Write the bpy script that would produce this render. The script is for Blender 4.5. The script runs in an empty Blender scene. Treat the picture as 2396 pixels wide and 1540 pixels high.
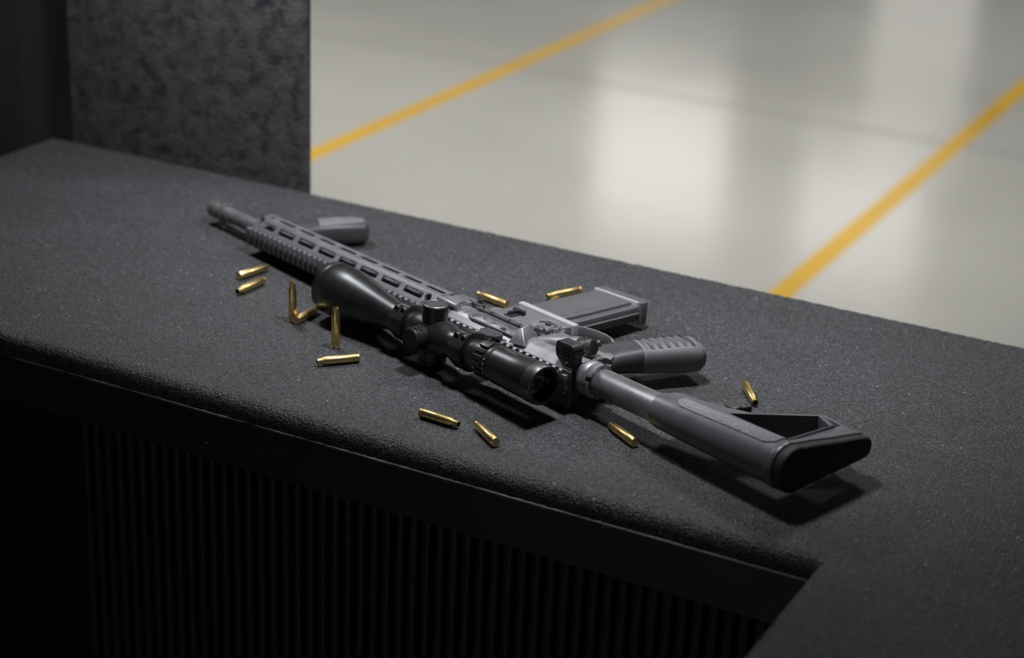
import bpy, bmesh, math, random
from mathutils import Vector, Matrix
from mathutils.geometry import tessellate_polygon
random.seed(7)
sc = bpy.context.scene
COL = sc.collection
PI = math.pi

# ------------------------------------------------------------------ camera
cam_d = bpy.data.cameras.new('camera')
cam = bpy.data.objects.new('camera', cam_d); COL.objects.link(cam)
sc.camera = cam
FPX = 4496.9
cam_d.sensor_fit = 'HORIZONTAL'; cam_d.sensor_width = 36.0
cam_d.lens = FPX / 2396 * 36.0
cam_d.clip_start = 0.05; cam_d.clip_end = 100
pit, rol = 0.389583, -0.042433
c_, s_ = math.cos(pit), math.sin(pit)
rt = Vector((1, 0, 0)); dn = Vector((0, -s_, -c_)); fw = Vector((0, c_, -s_))
cr, sr = math.cos(rol), math.sin(rol)
rt2 = rt * cr + dn * sr; dn2 = dn * cr - rt * sr
M = Matrix((rt2, -dn2, -fw)).transposed().to_4x4()
M.translation = Vector((0, 0, 0.80425))
cam.matrix_world = M
cam_d.dof.use_dof = True
cam_d.dof.focus_distance = 1.93
cam_d.dof.aperture_fstop = 3.6

# ------------------------------------------------------------------ world, lamps, exposure
w = bpy.data.worlds.new('world'); sc.world = w; w.use_nodes = True
w.node_tree.nodes['Background'].inputs[0].default_value = (0.5, 0.53, 0.6, 1)
w.node_tree.nodes['Background'].inputs[1].default_value = 0.004
vs = sc.view_settings
vs.view_transform = 'Standard'; vs.look = 'None'; vs.gamma = 1.0; vs.use_curve_mapping = False
vs.exposure = 0.0

UX, UY = 0.889621, -0.456699          # counter direction u
NX, NY = 0.456699, 0.889621           # down range direction n
ROT = math.atan2(UY, UX)
def W(u, n, z): return Vector((UX*u + NX*n, UY*u + NY*n, z))

def area(name, loc, target, sx, sy, power, col, spread=PI):
    d = bpy.data.lights.new(name, 'AREA'); d.shape = 'RECTANGLE'; d.size = sx; d.size_y = sy
    d.energy = power; d.color = col; d.spread = spread
    o = bpy.data.objects.new(name, d); COL.objects.link(o)
    o.location = loc
    o.rotation_euler = (Vector(target) - Vector(loc)).to_track_quat('-Z', 'Y').to_euler()
    return o
# lamp hanging over the shooting bench
_d = bpy.data.lights.new('bench_lamp', 'SPOT'); _d.energy = 30.0; _d.color = (0.95, 0.96, 1.0)
_d.shadow_soft_size = 0.045; _d.spot_size = math.radians(98); _d.spot_blend = 1.0
BENCH_LAMP = bpy.data.objects.new('bench_lamp', _d); COL.objects.link(BENCH_LAMP)
BENCH_LAMP.location = (0.05, 1.80, 0.82)
BENCH_LAMP.rotation_euler = (Vector((0.15, 2.10, 0.0)) - Vector((0.05, 1.80, 0.82))).to_track_quat('-Z', 'Y').to_euler()
# ceiling lamps of the range
L0_ = area('bench_strip_lamp', (-0.44, 2.32, 0.64), (-0.42, 2.36, 0.0), 0.12, 0.12, 3.3, (0.96, 0.96, 1.0))
L1_ = area('bench_side_lamp', (0.50, 2.36, 0.95), (0.36, 2.2, 0.0), 0.2, 0.2, 3.6, (0.97, 0.97, 1.0))
for i_, (u_, n_) in enumerate(((-4.5, 4.6), (-1.9, 4.6), (-4.5, 7.4), (-1.6, 7.4), (1.3, 7.4), (-4.5, 10.2), (-1.6, 10.2))):
    L_ = area('range_ceiling_lamp', W(u_, n_, 2.22), W(u_, n_, -1), 1.6, 0.4, 32 if n_ < 5 else 16, (1.0, 0.985, 0.94), math.radians(100))

# added unseen fill light, low on the viewer side, brightens fascia and slats
FRONT_FILL = area('front_fill_light', W(-0.75, -0.5, -0.1), W(-0.7, 1.4, -0.1), 0.4, 0.3, 1.1, (1.0, 0.95, 0.9))

# ------------------------------------------------------------------ materials
def mat(name, col, rough=0.5, metal=0.0, spec=0.5, coat=0.0, coat_r=0.1, emit=None, es=0.0):
    m = bpy.data.materials.new(name); m.use_nodes = True
    b = m.node_tree.nodes['Principled BSDF']
    b.inputs['Base Color'].default_value = (*col, 1)
    b.inputs['Roughness'].default_value = rough
    b.inputs['Metallic'].default_value = metal
    b.inputs['Specular IOR Level'].default_value = spec
    b.inputs['Coat Weight'].default_value = coat
    b.inputs['Coat Roughness'].default_value = coat_r
    if emit:
        b.inputs['Emission Color'].default_value = (*emit, 1); b.inputs['Emission Strength'].default_value = es
    return m
def N(m, t, **kw):
    n = m.node_tree.nodes.new(t)
    for k, v in kw.items():
        if hasattr(n, k): setattr(n, k, v)
        else: n.inputs[k].default_value = v
    return n
def L(m, a, b): m.node_tree.links.new(a, b)
def BS(m): return m.node_tree.nodes['Principled BSDF']
def coords(m, scale=1.0):
    tc = N(m, 'ShaderNodeTexCoord'); mp = N(m, 'ShaderNodeMapping')
    mp.inputs['Scale'].default_value = (scale,)*3 if not isinstance(scale, tuple) else scale
    L(m, tc.outputs['Object'], mp.inputs['Vector']); return mp.outputs[0]
def ramp(m, fac, stops):
    r = N(m, 'ShaderNodeValToRGB'); e = r.color_ramp.elements
    while len(e) < len(stops): e.new(0.5)
    for k, (p, c) in enumerate(stops):
        e[k].position = p; e[k].color = (*c, 1) if len(c) == 3 else c
    L(m, fac, r.inputs[0]); return r.outputs[0]
def wear(m, base, amt=0.35, scale=400., rough=(0.35, 0.55), bump=0.0, bscale=3000., bdist=0.0001):
    """slight tonal mottling, roughness variation and fine grain"""
    v = coords(m)
    n1 = N(m, 'ShaderNodeTexNoise', Scale=scale*0.25, Detail=4.0); L(m, v, n1.inputs['Vector'])
    lo = tuple(c*(1-amt) for c in base); hi = tuple(min(1, c*(1+amt)) for c in base)
    L(m, ramp(m, n1.outputs[0], [(0.3, lo), (0.7, hi)]), BS(m).inputs['Base Color'])
    r = N(m, 'ShaderNodeMapRange'); r.inputs['From Min'].default_value = .3; r.inputs['From Max'].default_value = .7
    r.inputs['To Min'].default_value = rough[0]; r.inputs['To Max'].default_value = rough[1]
    L(m, n1.outputs[0], r.inputs['Value']); L(m, r.outputs[0], BS(m).inputs['Roughness'])
    if bump:
        n2 = N(m, 'ShaderNodeTexNoise', Scale=bscale, Detail=2.0); L(m, v, n2.inputs['Vector'])
        b = N(m, 'ShaderNodeBump', Strength=bump, Distance=bdist)
        L(m, n2.outputs[0], b.inputs['Height']); L(m, b.outputs[0], BS(m).inputs['Normal'])
    return m

M_ANO = wear(mat('anodized_receiver', (.1,)*3, metal=.7), (.31, .31, .325), .14, 300, (.40, .5), .25, 4000)
M_HG = wear(mat('anodized_handguard', (.1,)*3, metal=.3), (.185, .187, .2), .12, 200, (.44, .52), .2, 4000)
M_MAGP = wear(mat('magazine_polymer', (.05,)*3), (.11, .111, .115), .08, 200, (.42, .5), .3, 2500)
M_MAGR = mat('magazine_lit_rib', (.42, .42, .44), .42)  # paler grey puts the light caught on rounded edges into the colour
M_BARREL = wear(mat('barrel_steel', (.3,)*3, metal=.5), (.22, .218, .225), .12, 200, (.4, .5))
M_EYE = wear(mat('eyepiece_ring', (.1,)*3, metal=.8), (.10, .10, .098), .1, 200, (.36, .42))
M_STEEL = wear(mat('parkerized_steel', (.1,)*3, metal=.4), (.085, .085, .088), .2, 300, (.4, .52))
M_DARK = wear(mat('black_steel', (.03,)*3, metal=.2), (.035, .035, .037), .2, 300, (.38, .5))
M_BRIGHT = wear(mat('bright_steel', (.6,)*3, metal=.55), (.72, .71, .7), .1, 500, (.3, .42))
M_POLY = wear(mat('black_polymer', (.03,)*3), (.06, .06, .064), .1, 300, (.38, .45), .3, 2500)
M_STOCK = wear(mat('stock_polymer', (.05,)*3, metal=.25), (.15, .152, .165), .1, 300, (.36, .43), .2, 2500)
M_RUB = wear(mat('soft_rubber_grip', (.03,)*3), (.17, .17, .176), .1, 300, (.5, .6), .2, 2500)
M_BUTT = wear(mat('butt_rubber', (.01,)*3), (.016, .018, .018), .15, 200, (.55, .65))
M_SCOPE = wear(mat('scope_satin_black', (.02,)*3, metal=.85), (.075, .078, .08), .1, 150, (.33, .37))
M_TUR = wear(mat('turret_worn_black', (.02,)*3), (.012, .013, .0125), .55, 900, (.35, .5), .3, 1200)
M_TUBE = wear(mat('buffer_tube_anodized', (.1,)*3, metal=.8), (.34, .34, .36), .1, 200, (.38, .44))
M_EDGE = mat('worn_bright_edge', (.2, .2, .2), .4, .8)
M_GOLD = mat('gold_print', (.5, .46, .3), .4, .6)
M_WHITE = mat('white_print', (.55, .55, .55), .5)
M_LENS = mat('coated_glass', (.01, .012, .012), .04, 0, 0.8, 1.0, .02)
M_INNER = mat('matt_black_interior', (.008, .008, .008), .6)
M_PAD = wear(mat('textured_cheek_rubber', (.1,)*3), (.27, .27, .285), .1, 300, (.5, .6))
v_ = coords(M_PAD)
vo = N(M_PAD, 'ShaderNodeTexVoronoi', Scale=400.0); L(M_PAD, v_, vo.inputs['Vector'])
bp = N(M_PAD, 'ShaderNodeBump', Strength=1.0, Distance=0.0016); L(M_PAD, vo.outputs['Distance'], bp.inputs['Height']); L(M_PAD, bp.outputs[0], BS(M_PAD).inputs['Normal'])

M_BRASS = mat('brass', (.7, .5, .2), .25, 1.0)
v_ = coords(M_BRASS)
nb = N(M_BRASS, 'ShaderNodeTexNoise', Scale=180.0, Detail=5.0); L(M_BRASS, v_, nb.inputs['Vector'])
L(M_BRASS, ramp(M_BRASS, nb.outputs[0], [(.3, (.62, .42, .15)), (.5, (.84, .64, .28)), (.72, (.93, .76, .42))]), BS(M_BRASS).inputs['Base Color'])
L(M_BRASS, ramp(M_BRASS, nb.outputs[0], [(.3, (.42,)*3), (.7, (.3,)*3)]), BS(M_BRASS).inputs['Roughness'])
M_PRIM = mat('primer_brass', (.62, .5, .26), .3, 1.0)
M_SOOT = mat('sooty_case_inside', (.05, .035, .015), .5, .6)

# crumb rubber mat
M_MAT = mat('crumb_rubber', (.04,)*3, .62, 0, .5)
BS(M_MAT).inputs['Sheen Weight'].default_value = .12; BS(M_MAT).inputs['Sheen Roughness'].default_value = .5
v_ = coords(M_MAT)
g1 = N(M_MAT, 'ShaderNodeTexVoronoi', Scale=380.0); L(M_MAT, v_, g1.inputs['Vector'])
g2 = N(M_MAT, 'ShaderNodeTexNoise', Scale=520.0, Detail=2.0, Roughness=0.7); L(M_MAT, v_, g2.inputs['Vector'])
g3 = N(M_MAT, 'ShaderNodeTexNoise', Scale=9.0, Detail=3.0); L(M_MAT, v_, g3.inputs['Vector'])
gc = N(M_MAT, 'ShaderNodeTexVoronoi', Scale=720.0); L(M_MAT, v_, gc.inputs['Vector'])
gs = N(M_MAT, 'ShaderNodeSeparateColor'); L(M_MAT, gc.outputs['Color'], gs.inputs[0])
ga = N(M_MAT, 'ShaderNodeMath', operation='MULTIPLY_ADD'); L(M_MAT, g2.outputs[0], ga.inputs[0]); ga.inputs[1].default_value = 1.1; L(M_MAT, gs.outputs[0], ga.inputs[2])
gd = N(M_MAT, 'ShaderNodeMath', operation='MULTIPLY'); L(M_MAT, ga.outputs[0], gd.inputs[0]); gd.inputs[1].default_value = .5
grain = ramp(M_MAT, gd.outputs[0], [(.3, (.006, .0063, .007)), (.5, (.034, .035, .038)), (.72, (.085, .087, .093)), (.84, (.17, .172, .18))])
glint_v = N(M_MAT, 'ShaderNodeTexVoronoi', Scale=230.0); L(M_MAT, v_, glint_v.inputs['Vector'])  # sparse pale flecks, glints of the crumbs painted into the colour
sepc = N(M_MAT, 'ShaderNodeSeparateColor'); L(M_MAT, glint_v.outputs['Color'], sepc.inputs[0])
m1 = N(M_MAT, 'ShaderNodeMath', operation='GREATER_THAN'); L(M_MAT, sepc.outputs[0], m1.inputs[0]); m1.inputs[1].default_value = .985
m2 = N(M_MAT, 'ShaderNodeMath', operation='LESS_THAN'); L(M_MAT, glint_v.outputs['Distance'], m2.inputs[0]); m2.inputs[1].default_value = .28
m3 = N(M_MAT, 'ShaderNodeMath', operation='MULTIPLY'); L(M_MAT, m1.outputs[0], m3.inputs[0]); L(M_MAT, m2.outputs[0], m3.inputs[1])
mx = N(M_MAT, 'ShaderNodeMix', data_type='RGBA'); L(M_MAT, m3.outputs[0], mx.inputs['Factor']); L(M_MAT, grain, mx.inputs[6]); mx.inputs[7].default_value = (.3, .3, .29, 1)
ml = N(M_MAT, 'ShaderNodeMix', data_type='RGBA', blend_type='MULTIPLY'); ml.inputs['Factor'].default_value = 1
L(M_MAT, mx.outputs[2], ml.inputs[6]); L(M_MAT, ramp(M_MAT, g3.outputs[0], [(.3, (.82,)*3), (.7, (1.1,)*3)]), ml.inputs[7])
L(M_MAT, ml.outputs[2], BS(M_MAT).inputs['Base Color'])
ad = N(M_MAT, 'ShaderNodeMath', operation='ADD'); L(M_MAT, g1.outputs['Distance'], ad.inputs[0]); L(M_MAT, g2.outputs[0], ad.inputs[1])
bp = N(M_MAT, 'ShaderNodeBump', Strength=1.0, Distance=0.0010); L(M_MAT, ad.outputs[0], bp.inputs['Height']); L(M_MAT, bp.outputs[0], BS(M_MAT).inputs['Normal'])

M_FASC = wear(mat('black_laminate', (.012,)*3), (.04, .038, .037), .15, 30, (.3, .42))
# scuffs on the laminate
v_ = coords(M_FASC)
sv = N(M_FASC, 'ShaderNodeTexVoronoi', Scale=26.0); L(M_FASC, v_, sv.inputs['Vector'])
s1 = N(M_FASC, 'ShaderNodeMath', operation='LESS_THAN'); L(M_FASC, sv.outputs['Distance'], s1.inputs[0]); s1.inputs[1].default_value = .05
old = BS(M_FASC).inputs['Base Color'].links[0].from_socket
mxf = N(M_FASC, 'ShaderNodeMix', data_type='RGBA'); L(M_FASC, s1.outputs[0], mxf.inputs['Factor']); L(M_FASC, old, mxf.inputs[6]); mxf.inputs[7].default_value = (.3, .28, .26, 1)
L(M_FASC, mxf.outputs[2], BS(M_FASC).inputs['Base Color'])
M_ARRIS = wear(mat('worn_laminate_edge', (.1,)*3), (.12, .11, .1), .9, 120, (.35, .6))
M_SLAT = wear(mat('black_slat', (.012,)*3), (.028, .028, .027), .1, 30, (.45, .55))
M_SHADOWGAP = mat('black_backing', (.004,)*3, .8)
M_FELT = mat('acoustic_panel', (.03,)*3, .9, 0, .2)
v_ = coords(M_FELT)
f1 = N(M_FELT, 'ShaderNodeTexNoise', Scale=45.0, Detail=6.0, Roughness=.65, Distortion=.4); L(M_FELT, v_, f1.inputs['Vector'])
L(M_FELT, ramp(M_FELT, f1.outputs[0], [(.33, (.03, .031, .035)), (.48, (.075, .074, .078)), (.7, (.115, .113, .118))]), BS(M_FELT).inputs['Base Color'])
f2 = N(M_FELT, 'ShaderNodeTexNoise', Scale=260.0, Detail=4.0); L(M_FELT, v_, f2.inputs['Vector'])
fa = N(M_FELT, 'ShaderNodeMath', operation='ADD'); L(M_FELT, f1.outputs[0], fa.inputs[0]); L(M_FELT, f2.outputs[0], fa.inputs[1])
bp = N(M_FELT, 'ShaderNodeBump', Strength=.6, Distance=.004); L(M_FELT, fa.outputs[0], bp.inputs['Height']); L(M_FELT, bp.outputs[0], BS(M_FELT).inputs['Normal'])
M_BOOTH = mat('black_booth_panel', (.004, .004, .0045), .7)

M_FLOOR = wear(mat('epoxy_floor', (.5,)*3, spec=.6), (.44, .437, .415), .05, 6, (.15, .19))
bpf = N(M_FLOOR, 'ShaderNodeBump', Strength=.25, Distance=.004); vf = coords(M_FLOOR)
nf = N(M_FLOOR, 'ShaderNodeTexNoise', Scale=3.0, Detail=4.0); L(M_FLOOR, vf, nf.inputs['Vector']); L(M_FLOOR, nf.outputs[0], bpf.inputs['Height']); L(M_FLOOR, bpf.outputs[0], BS(M_FLOOR).inputs['Normal'])
M_YEL = wear(mat('yellow_floor_paint', (.6, .3, .03), spec=.5), (.62, .36, .02), .1, 8, (.25, .35))
M_JOINT = mat('floor_joint_filler', (.22, .22, .21), .5)
M_WALL = mat('range_wall_paint', (.33, .33, .32), .8)
M_CEIL = mat('range_ceiling', (.35, .35, .35), .9)
M_PILL = mat('dark_pillar', (.12, .12, .12), .8)

# ------------------------------------------------------------------ mesh helpers (millimetres in, metres out)
def merge(dst, src):
    me = bpy.data.meshes.new('t'); src.to_mesh(me); src.free(); dst.from_mesh(me); bpy.data.meshes.remove(me)
def bev(bm, w, seg=2, ang=30):
    if w <= 0: return
    es = [e for e in bm.edges if len(e.link_faces) == 2 and e.calc_face_angle(0) > math.radians(ang)]
    if es: bmesh.ops.bevel(bm, geom=es, offset=w, segments=seg, profile=.5, affect='EDGES', clamp_overlap=True)
def ax3(axis, p, q, t):
    return {'x': (t, p, q), 'y': (p, t, q), 'z': (p, q, t)}[axis]
def prism(bm, pts, axis, a, b, bw=0, seg=2):
    """pts in the plane normal to axis, extruded from a to b"""
    t = bmesh.new()
    lo = [t.verts.new(ax3(axis, p, q, a)) for p, q in pts]
    hi = [t.verts.new(ax3(axis, p, q, b)) for p, q in pts]
    n = len(pts)
    t.faces.new(lo); t.faces.new(hi[::-1])
    for i in range(n): t.faces.new((lo[i], hi[i], hi[(i+1) % n], lo[(i+1) % n]))
    bmesh.ops.recalc_face_normals(t, faces=t.faces)
    bev(t, bw, seg); merge(bm, t)
def box(bm, x0, x1, y0, y1, z0, z1, bw=0, seg=2):
    prism(bm, [(x0, y0), (x1, y0), (x1, y1), (x0, y1)], 'z', z0, z1, bw, seg)
def lathe(bm, axis, prof, c=(0, 0), n=32, closed=False, off=0.0):
    """prof: (t, r) along axis; c centre in the plane normal to axis"""
    t = bmesh.new(); rings = []
    for (tt, r) in prof:
        if r <= 1e-6: rings.append([t.verts.new(ax3(axis, c[0], c[1], tt))])
        else: rings.append([t.verts.new(ax3(axis, c[0]+r*math.cos(2*PI*k/n+off), c[1]+r*math.sin(2*PI*k/n+off), tt)) for k in range(n)])
    pairs = list(zip(rings, rings[1:]))
    if closed: pairs.append((rings[-1], rings[0]))
    for A, B in pairs:
        if len(A) == 1 and len(B) == 1: continue
        for k in range(n):
            k2 = (k+1) % n
            if len(A) == 1: t.faces.new((A[0], B[k2], B[k]))
            elif len(B) == 1: t.faces.new((A[k], A[k2], B[0]))
            else: t.faces.new((A[k], A[k2], B[k2], B[k]))
    if not closed:
        if len(rings[0]) > 1: t.faces.new(rings[0])
        if len(rings[-1]) > 1: t.faces.new(rings[-1])
    bmesh.ops.recalc_face_normals(t, faces=t.faces)
    merge(bm, t)
def cyl(bm, p0, p1, r0, r1=None, n=20, bw=0):
    p0, p1 = Vector(p0), Vector(p1); r1 = r0 if r1 is None else r1
    t = bmesh.new(); d = (p1-p0).normalized()
    a = d.orthogonal().normalized(); b = d.cross(a)
    A = [t.verts.new(p0 + (a*math.cos(2*PI*k/n)+b*math.sin(2*PI*k/n))*r0) for k in range(n)]
    B = [t.verts.new(p1 + (a*math.cos(2*PI*k/n)+b*math.sin(2*PI*k/n))*r1) for k in range(n)]
    t.faces.new(A); t.faces.new(B)
    for k in range(n): t.faces.new((A[k], A[(k+1) % n], B[(k+1) % n], B[k]))
    bmesh.ops.recalc_face_normals(t, faces=t.faces)
    bev(t, bw, 2, 50); merge(bm, t)
def sphere(bm, c, r, n=16):
    t = bmesh.new(); bmesh.ops.create_uvsphere(t, u_segments=n, v_segments=n//2, radius=r)
    bmesh.ops.translate(t, verts=t.verts, vec=Vector(c)); merge(bm, t)
def loft(bm, secs, n=32, p=2.6):
    """secs: (centre, u dir, v dir, hu, hv); superellipse sections, capped"""
    t = bmesh.new(); rings = []
    for c, u, v, hu, hv in secs:
        c, u, v = Vector(c), Vector(u).normalized(), Vector(v).normalized(); ring = []
        for k in range(n):
            a = 2*PI*k/n; ca, sa = math.cos(a), math.sin(a)
            ring.append(t.verts.new(c + u*hu*math.copysign(abs(ca)**(2/p), ca) + v*hv*math.copysign(abs(sa)**(2/p), sa)))
        rings.append(ring)
    for A, B in zip(rings, rings[1:]):
        for k in range(n): t.faces.new((A[k], A[(k+1) % n], B[(k+1) % n], B[k]))
    t.faces.new(rings[0]); t.faces.new(rings[-1])
    bmesh.ops.recalc_face_normals(t, faces=t.faces); merge(bm, t)
def loft_frames(path, hws, hzs, zc=0):
    """path of (x,y) centres -> sections whose wide direction is normal to the path, thickness along z"""
    out = []
    for i, (x, y) in enumerate(path):
        a = path[max(0, i-1)]; b = path[min(len(path)-1, i+1)]
        d = Vector((b[0]-a[0], b[1]-a[1], 0)).normalized()
        z = zc[i] if isinstance(zc, (list, tuple)) else zc
        out.append(((x, y, z), (-d.y, d.x, 0), (0, 0, 1), hws[i], hzs[i]))
    return out
def band(pts, th):
    """closed polygon of constant thickness around an open polyline"""
    L_, R_ = [], []
    for i, p in enumerate(pts):
        a = pts[max(0, i-1)]; b = pts[min(len(pts)-1, i+1)]
        d = Vector((b[0]-a[0], b[1]-a[1])).normalized(); nn = Vector((-d.y, d.x))*th/2
        L_.append((p[0]+nn.x, p[1]+nn.y)); R_.append((p[0]-nn.x, p[1]-nn.y))
    return L_ + R_[::-1]
def stadium(x0, x1, y0, y1, n=8):
    r = (y1-y0)/2; cy = (y0+y1)/2; pts = []
    for k in range(n+1):
        a = -PI/2 + PI*k/n; pts.append((x1-r+r*math.cos(a), cy+r*math.sin(a)))
    for k in range(n+1):
        a = PI/2 + PI*k/n; pts.append((x0+r+r*math.cos(a), cy+r*math.sin(a)))
    return pts
def rrect(x0, x1, y0, y1, r, n=4):
    pts = []
    for cx, cy, a0 in ((x1-r, y0+r, -PI/2), (x1-r, y1-r, 0), (x0+r, y1-r, PI/2), (x0+r, y0+r, PI)):
        for k in range(n+1):
            a = a0 + PI/2*k/n; pts.append((cx+r*math.cos(a), cy+r*math.sin(a)))
    return pts
def mesh_of(name, bm, m, scale=.001, smooth=35):
    me = bpy.data.meshes.new(name)
    if scale != 1: bmesh.ops.scale(bm, vec=(scale,)*3, verts=bm.verts)
    bm.to_mesh(me); bm.free()
    for mm in (m if isinstance(m, (list, tuple)) else [m]): me.materials.append(mm)
    if smooth:
        me.shade_smooth(); me.set_sharp_from_angle(angle=math.radians(smooth))
    return me
def obj(name, bm, m, parent=None, label=None, scale=.001, smooth=35):
    me = mesh_of(name, bm, m, scale, smooth)
    o = bpy.data.objects.new(name, me); COL.objects.link(o)
    if parent: o.parent = parent
    if label: o['label'] = label
    return o
def tag(o, label, cat, group=None):
    o['label'] = label; o['category'] = cat
    if group: o['group'] = group
    return o
def empty(name, loc=(0, 0, 0)):
    o = bpy.data.objects.new(name, None); COL.objects.link(o); o.location = loc; o.empty_display_size = .02; return o
def cut(o, bm, smooth=35):
    """boolean difference, baked into the mesh"""
    me = bpy.data.meshes.new('c'); bmesh.ops.scale(bm, vec=(.001,)*3, verts=bm.verts); bm.to_mesh(me); bm.free()
    c = bpy.data.objects.new('c', me); COL.objects.link(c)
    par = o.parent; o.parent = None
    md = o.modifiers.new('b', 'BOOLEAN'); md.operation = 'DIFFERENCE'; md.solver = 'EXACT'; md.object = c; md.use_self = True
    bpy.context.view_layer.update()
    dg = bpy.context.evaluated_depsgraph_get()
    new = bpy.data.meshes.new_from_object(o.evaluated_get(dg))
    o.modifiers.remove(md); old = o.data; nm = old.name; o.data = new; bpy.data.meshes.remove(old); new.name = nm
    bpy.data.objects.remove(c); bpy.data.meshes.remove(me)
    new.shade_smooth(); new.set_sharp_from_angle(angle=math.radians(smooth))
    o.parent = par
    return o
def BM(): return bmesh.new()
def structure(o): o['kind'] = 'structure'; return o

# ------------------------------------------------------------------ the range: floor, walls, ceiling (in u,n,z metres)
ROOM = Matrix.Rotation(ROT, 4, 'Z')
def room_box(name, u0, u1, n0, n1, z0, z1, m, bw=0, parent=None):
    b = BM(); box(b, u0, u1, n0, n1, z0, z1, bw)
    o = obj(name, b, m, parent, scale=1, smooth=0)
    if not parent: o.matrix_world = ROOM
    return o
ZF = -0.9
structure(room_box('floor', -14, 9, -3, 12.0, ZF-.1, ZF, M_FLOOR))
structure(room_box('ceiling', -14, 9, -3, 12.0, 2.35, 2.45, M_CEIL))
structure(room_box('wall_back', -14, 9, 12.0, 12.2, ZF, 2.35, M_WALL))
structure(room_box('wall_left', -14.2, -14, -3, 12.0, ZF, 2.35, M_WALL))
structure(room_box('wall_right', 9, 9.2, -3, 12.0, ZF, 2.35, M_WALL))
structure(room_box('wall_front', -14, 9, -3.2, -3.0, ZF, 2.35, M_BOOTH))
o = room_box('floor_line', -3.06, -3.0, 2.2, 11.9, ZF, ZF+.0008, M_YEL)
tag(o, 'long yellow painted lane line on the grey floor, left one reaching the dark panel', 'floor line', 'yellow lane lines')
o = room_box('floor_line', -1.475, -1.415, 2.2, 11.9, ZF, ZF+.0008, M_YEL)
tag(o, 'yellow painted lane line on the grey floor, right one emerging behind the counter', 'floor line', 'yellow lane lines')
structure(room_box('trim_1', -13.9, 8.9, 5.805, 5.82, ZF, ZF+.0005, M_JOINT))
# lit boards at the far end of the range (seen as reflections in the floor)
def lit(name, u0, u1, z0, z1, es, label):
    m = mat('lit_board', (.7, .7, .68), .5, emit=(1, .98, .93), es=es)
    o = room_box(name, u0, u1, 11.93, 11.97, z0, z1, m, .01); tag(o, label, 'light panel'); return o
lit('light_panel', -5.52, -4.55, .85, 1.86, 1.9, 'bright square backlit panel on the far range wall')
lit('light_panel', -3.98, -3.15, 1.15, 2.0, 1.6, 'dimmer square backlit panel right of the bright one')
lit('light_panel', -3.6, -2.96, -.88, 1.1, .5, 'narrow upright backlit panel below the dimmer square one')
for (a, b_) in ((-4.5, -4.05), (-2.9, -2.1), (-12, -7.6)):
    structure(room_box('trim_2', a, b_, 11.9, 11.99, ZF, 2.34, M_PILL))

# black shooting stall around the bench
structure(room_box('wall_stall_left', -1.86, -1.82, -3.0, 2.6, ZF, 2.0, M_BOOTH))
structure(room_box('wall_stall_right', 1.7, 1.74, -3.0, 2.1, ZF, 2.0, M_BOOTH))
structure(room_box('ceiling_stall', -1.86, 1.74, -3.0, 2.25, 2.0, 2.04, M_BOOTH))
p = room_box('acoustic_panel', -1.745, -1.347, 2.019, 2.027, ZF, 2.1, M_FELT, .003)
tag(p, 'dark grey mottled acoustic panel standing upright behind the counter', 'panel')

# ------------------------------------------------------------------ counter
CT = empty('shooting_counter', (0, 0, 0)); CT.matrix_world = ROOM @ Matrix.Translation((-0.8, 1.7, ZF))
tag(CT, 'long black counter with crumb rubber top, laminate edge and slatted front', 'counter')
OFF = Vector((.8, -1.7, -ZF))
def cpart(name, bm, m, **kw):
    bmesh.ops.translate(bm, verts=bm.verts, vec=OFF)
    return obj(name, bm, m, CT, scale=1, **kw)
# rubber mat: L shaped outline with rolled, crumbly edge
outl = [(-1.775, 2.015), (-1.775, 1.425), (-.428, 1.425), (-.428, .35), (.35, .35), (.35, 2.015)]
rollr = [.010, .018, .018, .010, .010, .010]     # roll radius on each side
def rubber_mat():
    t = BM(); n = len(outl); loopP = []
    for i in range(n):
        a = Vector(outl[i]); b = Vector(outl[(i+1) % n]); d = (b-a); ln = d.length; d.normalize()
        nin = Vector((-d.y, d.x)); k = max(2, int(ln/.0035))
        for j in range(k):
            s = j/k
            loopP.append((a + d*ln*s, nin, rollr[i], j == 0))
    m = len(loopP)
    # corner inward directions are averaged
    for i in range(m):
        if loopP[i][3]:
            q = (loopP[i-1][1] + loopP[i][1])
            loopP[i] = (loopP[i][0], q, loopP[i][2], True)
    th = .021
    rings = []
    for (frac_in, zz) in ((1.0, 0.0), (.72, -.04), (.42, -.16), (.18, -.38), (.04, -.68), (0, -1.0), (0.0, -1.2)):
        ring = []
        for (p_, nn, r, c) in loopP:
            j1, j2 = (random.uniform(-.0007, .0007), random.uniform(-.0005, .0005))
            q = p_ + nn*(r*frac_in + j1)
            z = zz*r if zz > -1.2 else -th
            ring.append(t.verts.new((q.x, q.y, z + (j2 if 0 > zz > -1.2 else 0))))
        rings.append(ring)
    for A, B in zip(rings, rings[1:]):
        for k in range(m): t.faces.new((A[k], A[(k+1) % m], B[(k+1) % m], B[k]))
    for ring in (rings[0], rings[-1]):
        for tri in tessellate_polygon([[v.co for v in ring]]):
            try: t.faces.new([ring[q] for q in tri])
            except ValueError: pass
    bmesh.ops.recalc_face_normals(t, faces=t.faces)
    return t
cpart('rubber_mat', rubber_mat(), M_MAT, smooth=60)
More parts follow.
